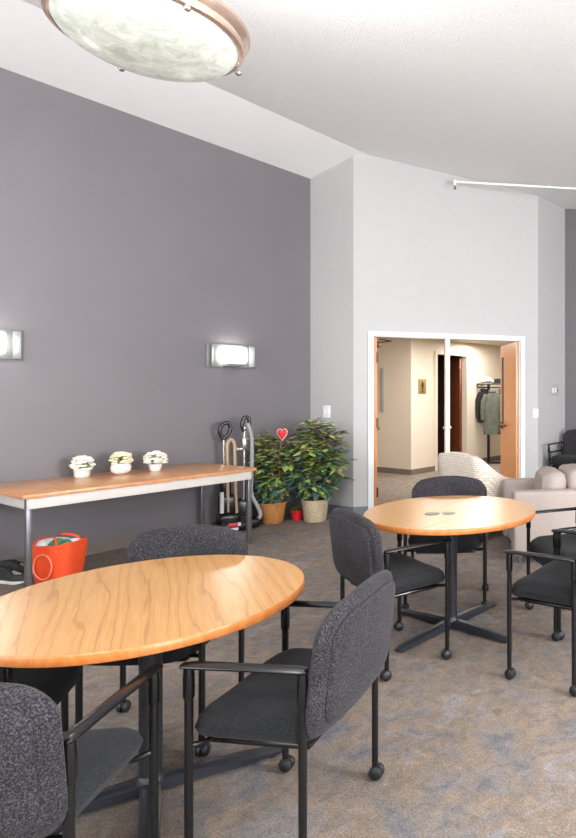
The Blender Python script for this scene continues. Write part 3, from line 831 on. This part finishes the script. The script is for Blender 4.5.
for s in (-1, 1):
    bm = BM(); lathe(bm, [(0, -.015), (.05, -.015), (.055, 0), (.05, .015), (0, .015)], 20, (.085 if s > 0 else -.15, .08, .055), 'X'); obj('wheel', bm, 'caster', vb)
bm = BM(); tube(bm, [(-.035, 0, .3), (-.03, 0, .75), (-.025, 0, 1.10)], .015, 12); obj('wand', bm, 'steel', vb)
bm = BM(); hose(bm, [(.06, -.05, .06), (.13, -.06, .12), (.09, -.05, .24), (.03, -.03, .36), (.045, -.02, .7), (.045, -.02, 1.0), (.0, -.01, 1.14)], .02); obj('hose', bm, 'grey_hose', vb)
bm = BM(); tube(bm, round_path([(-.03, 0, 1.05), (-.055, .0, 1.12), (-.03, 0, 1.21), (.02, 0, 1.2), (.025, 0, 1.12)], .03, 5), .02, 10); obj('handle', bm, 'black_plastic', vb)
bm = BM(); tube(bm, [(-.10, -.01, .86), (-.03, -.01, .87)], .016, 10); sphere(bm, (-.10, -.01, .86), .024, 10); box(bm, (-.03, -.01, .92), (.05, .04, .12), .012); obj('clip', bm, 'steel', vb)

# ------------------------------------------------------------------ plants
def leaf_bm(bm, base, d, up, L, wd, mi):
    d = d.normalized(); s = d.cross(up)
    if s.length < .01: s = Vector((1, 0, 0))
    s.normalize(); n = s.cross(d).normalized()
    b = base; m1 = base+d*L*.35; m2 = base+d*L*.7-n*L*.08; tip = base+d*L-n*L*.22
    v = [bm.verts.new(q) for q in (b, m1+s*wd-n*wd*.3, m1, m1-s*wd-n*wd*.3, m2+s*wd*.75-n*wd*.3, m2, m2-s*wd*.75-n*wd*.3, tip)]
    for idx in ((0, 1, 2), (0, 2, 3), (1, 4, 5, 2), (2, 5, 6, 3), (4, 7, 5), (5, 7, 6)):
        f = bm.faces.new([v[i] for i in idx]); f.material_index = mi
def plant(name, label, x, y, pot_prof, pot_mat, zc, rx, rz, z0, n, seed, wmax, mixw, keep):
    random.seed(seed); t = thing(name, label, 'plant', (x, y, 0))
    bm = BM(); lathe(bm, pot_prof, 36); obj('basket', bm, pot_mat, t)
    zt = max(p[1] for p in pot_prof); rt = pot_prof[-2][0]
    bm = BM(); lathe(bm, [(0, zt-.03), (rt, zt-.03)], 24); obj('soil', bm, 'soil', t)
    bs = BM(); bl = BM()
    k = 0; tries = 0
    while k < n and tries < n*6:
        tries += 1
        th = random.uniform(0, 2*PI); e2 = random.uniform(-1, 1); rr = math.sqrt(1-e2*e2)*random.uniform(.45, 1)
        tip = Vector((rx*rr*math.cos(th), rx*.8*rr*math.sin(th), zc+rz*e2*random.uniform(.8, 1)))
        if not keep(x+tip.x, y+tip.y, tip.z): continue
        k += 1
        b = Vector((random.uniform(-.06, .06), random.uniform(-.06, .06), zt-.05))
        mid = b.lerp(tip, .5)+Vector((0, 0, .12+.1*random.random())); mid.x *= .75; mid.y *= .75
        pts = [b*(1-s)**2+mid*2*s*(1-s)+tip*s*s for s in [i/9 for i in range(10)]]
        tube(bs, pts, [.004-.003*i/9 for i in range(10)], 5)
        for i in range(3, 10):
            for q in range(2):
                dd = (pts[i]-pts[i-1]).normalized()
                a = random.uniform(0, 2*PI); side = Vector((math.cos(a), math.sin(a), random.uniform(-.7, .2)))
                dv = (dd*.5+side).normalized(); L = random.uniform(.06, .10)*wmax
                pos = pts[i]+side*.01
                if not keep(x+pos.x+dv.x*L, y+pos.y+dv.y*L, pos.z): continue
                hz = (pos.z-z0)/(2*rz); r0 = random.random()
                w = mixw(hz)
                mi = 0 if r0 < w[0] else 1 if r0 < w[0]+w[1] else 2 if r0 < w[0]+w[1]+w[2] else 3
                leaf_bm(bl, pos, dv, Vector((0, 0, 1)), L, L*.26, mi)
    obj('stems', bs, 'stem', t, smooth=False); obj('foliage', bl, ['leaf_a', 'leaf_b', 'leaf_c', 'leaf_d'], t, smooth=False)
    return t
def keep(px_, py_, pz):
    if pz < .06: return False
    u, v = UV(px_, py_)
    if v < .02: return False
    q = Vector((px_, py_))-C0; s = q.dot(nin)
    return s > .02
mixA = lambda h: (.30, .10, .50, .10) if h < .35 else ((.38, .30, .17, .15) if h < .7 else (.25, .22, .05, .48))
plant('potted_plant', 'green leafy plant in tan woven basket, next to the vacuums', -3.03, 6.79,
      [(0, 0), (.105, 0), (.115, .01), (.15, .22), (.158, .225), (.158, .24), (.142, .24), (.13, .2)], 'basket_tan', .64, .31, .40, .2, 105, 11, 1.4, mixA, keep)
plant('potted_plant', 'tall bushy plant in pale woven basket, beside the narrow grey wall', -2.585, 6.90,
      [(0, 0), (.115, 0), (.122, .01), (.145, .23), (.152, .235), (.152, .25), (.138, .25), (.125, .2)], 'basket_pale', .73, .43, .47, .22, 185, 12, 1.4, mixA, keep)
hx, hy_ = -2.885, 6.72
ht = thing('heart_ornament', 'glossy red heart ornament on a brown stick rising from the tan basket plant', 'ornament', (hx, hy_, .21))
bm = BM(); tube(bm, [(-.04, 0, 0), (-.03, 0, .3), (-.03, -.01, .6), (0, 0, .74)], .009, 8); obj('stick', bm, 'stem', ht)
ho = []
for k in range(40):
    a = 2*PI*k/40; ho.append((.0034*16*math.sin(a)**3*1.0, .0046*(13*math.cos(a)-5*math.cos(2*a)-2*math.cos(3*a)-math.cos(4*a))))
bm = BM(); pad(bm, ho, .035, lambda a, b, o: Vector((a, o, .80+b)), .02, .4); obj('heart', bm, 'red', ht)
bm = BM(); tube(bm, [Vector((a*1.03, -.004, .80+b*1.03)) for a, b in ho+ho[:1]], .005, 6); obj('rim', bm, 'pale_pink', ht)
rp = thing('red_pot', 'small red foil-wrapped pot on the floor between the two baskets', 'pot', (-2.80, 6.93, 0))
bm = BM(); lathe(bm, [(0, 0), (.05, 0), (.055, .01), (.075, .11), (.085, .125), (.078, .12), (.06, .09), (0, .09)], 24); obj('pot', bm, 'red', rp)
bm = BM(); random.seed(3)
for i in range(30):
    a = random.uniform(0, 2*PI); leaf_bm(bm, Vector((.02*math.cos(a), .02*math.sin(a), .09)), Vector((math.cos(a), math.sin(a), random.uniform(.4, 1.6))), Vector((0, 0, 1)), .09, .022, 0)
obj('foliage', bm, 'leaf_a', rp, smooth=False)

# ------------------------------------------------------------------ patterned armchair
ax, ay = -.56, 6.42
pc = thing('accent_armchair', 'cream armchair with maze-patterned fabric in front of the open double door', 'armchair', (ax, ay, 0), math.radians(-42))
# local +y = facing
def shell_pts(n=44):
    out = []
    for i in range(n+1):
        s = -1+2*i/n; a = abs(s)
        # U plan: arms at x=+-.34 running from y=.34 back to y=-.2, then rounded back at y=-.36
        if a < .42: x = s/.42*.24; y = -.36
        elif a < .62:
            q = (a-.42)/.2*PI/2; x = math.copysign(.24+.11*math.sin(q), s); y = -.36+.13*(1-math.cos(q))
        else: x = math.copysign(.35, s); y = -.23+(a-.62)/.38*.56
        h = .87-.03*min(1, a/.42)**2 if a < .46 else .84-.27*(1-math.exp(-((a-.46)/.17)**1.4))
        out.append((x, y, h))
    return out
bm = BM(); sh = shell_pts(); prevs = None
cent = Vector((0, .0))
rows = []
for i, (x, y, h) in enumerate(sh):
    p = Vector((x, y)); j0, j1 = sh[max(i-1, 0)], sh[min(i+1, len(sh)-1)]
    tg = Vector((j1[0]-j0[0], j1[1]-j0[1])).normalized(); n = Vector((tg.y, -tg.x))
    if n.dot(p) < 0: n = -n
    fl = .05*max(0, min(1, (h-.3)/.5))
    o1 = p-n*.0; row = []
    for off, z in ((.0, .13), (.01, .35), (.03+fl*.4, h*.75), (.03+fl, h-.03), (.02+fl, h-.006), (-.015+fl, h), (-.045+fl, h-.015), (-.06+fl, h-.05), (-.07, h*.7), (-.08, .35), (-.08, .13)):
        q = p+n*off; row.append(bm.verts.new((q.x, q.y, z)))
    rows.append(row)
for A, B in zip(rows, rows[1:]):
    for k in range(len(A)): bm.faces.new((A[k], A[(k+1) % len(A)], B[(k+1) % len(A)], B[k]))
bm.faces.new(rows[0]); bm.faces.new(rows[-1]); obj('shell', bm, 'maze', pc)
bm = BM(); pad(bm, rrect(.54, .58, .08, .06), .16, lambda a, b, o: Vector((a, b+.03, .38+o)), .05, .12); obj('seat_cushion', bm, 'maze', pc)
bm = BM(); box(bm, (0, .02, .21), (.56, .6, .16), .02); obj('seat_base', bm, 'maze', pc)
for sx in (-1, 1):
    for sy in (-1, 1):
        bm = BM(); tube(bm, [(sx*.27, .02+sy*.27, .15), (sx*.29, .02+sy*.29, 0)], [.024, .014], 10); obj('leg', bm, 'dark_wood', pc)

# ------------------------------------------------------------------ beige sofa chair (right edge)
sf = thing('beige_armchair', 'beige upholstered armchair behind the far table, cut off at the right edge', 'armchair', (.09, 5.62, 0), math.radians(100))
# local +y = facing (to the left of the picture); near arm on local +x... 
Wd, Dp = .84, .80
bm = BM(); box(bm, (0, -.0, .20), (Wd-.1, Dp-.06, .22), .03, None, 3); obj('seat_base', bm, 'sofa', sf)
for s in (-1, 1):
    bm = BM(); box(bm, (s*(Wd/2-.075), .0, .345), (.15, Dp, .56), .035, None, 4); obj('arm', bm, 'sofa', sf)
bm = BM(); box(bm, (0, -Dp/2+.15, .44), (Wd-.31, .22, .68), .06, Matrix.Rotation(-.06, 3, 'X'), 4); obj('back', bm, 'sofa', sf)
bm = BM(); pad(bm, rrect(.54, .33, .08, .08), .21, lambda a, b, o: Vector((a, .0+o-.1*b, .60+b)), .06, .15); obj('back_cushion', bm, 'sofa', sf)
bm = BM(); box(bm, (0, .09, .38), (Wd-.31, .58, .16), .05, None, 4); obj('seat_cushion', bm, 'sofa', sf)
for sx in (-1, 1):
    for sy in (-1, 1):
        bm = BM(); tube(bm, [(sx*.34, sy*.33, .07), (sx*.34, sy*.33, 0)], [.022, .016], 10); obj('leg', bm, 'steel', sf)

# ------------------------------------------------------------------ coat rack and coats
kx, ky = -.0858*12.25, 12.25
cr = thing('coat_rack', 'black coat rack with a top shelf in the corridor behind the right door', 'rack', (kx, ky, 0.004), 0)
bm = BM(); tube(bm, [(0, 0, 0.02), (0, 0, 1.6)], .03, 14); obj('pole', bm, 'black_metal', cr)
bm = BM(); box(bm, (0, 0, .02), (.5, .06, .03), .008); box(bm, (0, 0, .02), (.06, .42, .03), .008); obj('base', bm, 'black_metal', cr)
bm = BM()
for dy in (-.12, -.04, .04, .12): tube(bm, [(-.22, dy, 1.62), (.34, dy, 1.62)], .01, 8)
for dx in (-.22, .34): tube(bm, [(dx, -.13, 1.62), (dx, .13, 1.62)], .012, 8)
box(bm, (0, 0, 1.605), (.08, .26, .02), .004)
obj('shelf', bm, 'black_metal', cr)
bm = BM(); tube(bm, [(-.22, -.05, 1.55), (.34, -.05, 1.55)], .012, 8)
for dx in (-.21, .33): tube(bm, [(dx, -.05, 1.55), (dx, -.05, 1.62)], .01, 8)
obj('rail', bm, 'black_metal', cr)
def coat(label, dx, dy, w, z0, z1, mat, seed, rz=0):
    t = thing('jacket', label, 'jacket', (kx+dx, ky+dy, z1), rz, 'jackets on the coat rack'); L = z1-z0
    bm = BM(); random.seed(seed); rings = []
    for i in range(15):
        s = i/14; ww = w*(.22+.78*min(1, s*4.5)**.6)*(1+.06*s); dp = .06+.045*s
        ring = []
        for k in range(28):
            a = 2*PI*k/28; f = 1+.09*math.sin(5*a+seed)*s+.04*math.sin(11*a)*s
            ring.append(bm.verts.new((ww*math.cos(a)*f, dp*math.sin(a)*f, -L*s-.02*math.sin(3*a)*s)))
        rings.append(ring)
    for A, B in zip(rings, rings[1:]):
        for k in range(28): bm.faces.new((A[k], A[(k+1) % 28], B[(k+1) % 28], B[k]))
    bm.faces.new(rings[0]); bm.faces.new(rings[-1]); obj('body', bm, mat, t)
    for s in (-1, 1):
        bm = BM(); tube(bm, round_path([(s*w*.75, 0, -.07), (s*w*1.1, -.03, -.25), (s*w*1.15, -.05, -.6*min(1, L/.7))], .08, 4), [.05, .05, .052, .05, .048, .045, .045], 10) if 0 else tube(bm, [(s*w*.7, 0, -.07), (s*w*1.05, -.02, -.2), (s*w*1.15, -.04, -.4), (s*w*1.12, -.05, -.58)], [.05, .055, .05, .04], 12)
        obj('sleeve', bm, mat, t)
    bm = BM(); tube(bm, [(.06*math.cos(a), .04*math.sin(a)-.01, .0+.012*math.sin(a)) for a in [2*PI*k/16 for k in range(17)]], .022, 8); obj('collar', bm, mat, t)
    bm = BM(); tube(bm, [(0, 0, .0), (0, 0, .03), (.02, 0, .05)], .004, 6); obj('hanger_hook', bm, 'steel', t)
coat('black jacket hanging leftmost on the coat rack', -.10, -.02, .11, .95, 1.50, 'black_cloth', 2, .3)
coat('dark olive jacket hanging behind the black one at the left of the rack', -.20, .08, .10, .85, 1.46, 'olive_cloth', 3, .5)
coat('grey-green parka hanging in front on the coat rack', .09, -.13, .17, .62, 1.48, 'grey_cloth', 1)
coat('dark olive coat half hidden by the right door leaf', .28, -.10, .11, .68, 1.50, 'olive_cloth', 4, -.3)
hb = thing('cloth_bundle', 'white folded cloth bundle on top of the coat rack shelf', 'cloth', (kx-.02, ky, 1.637))
bm = BM()
for i, (a, b, c, r) in enumerate(((-.08, 0, .05, .06), (.02, 0, .07, .08), (.09, .02, .04, .05), (-.02, -.03, .11, .05))): sphere(bm, (a, b, c), r, 14, (1.1, 1, .75))
obj('cloth', bm, 'paper', hb)
hc = thing('black_hat', 'black hat on the right of the coat rack shelf', 'hat', (kx+.2, ky, 1.637))
bm = BM(); lathe(bm, [(0, .1), (.06, .098), (.085, .08), (.09, .015), (.13, .005), (.13, 0), (0, 0)], 24); obj('hat', bm, 'black_cloth', hc)
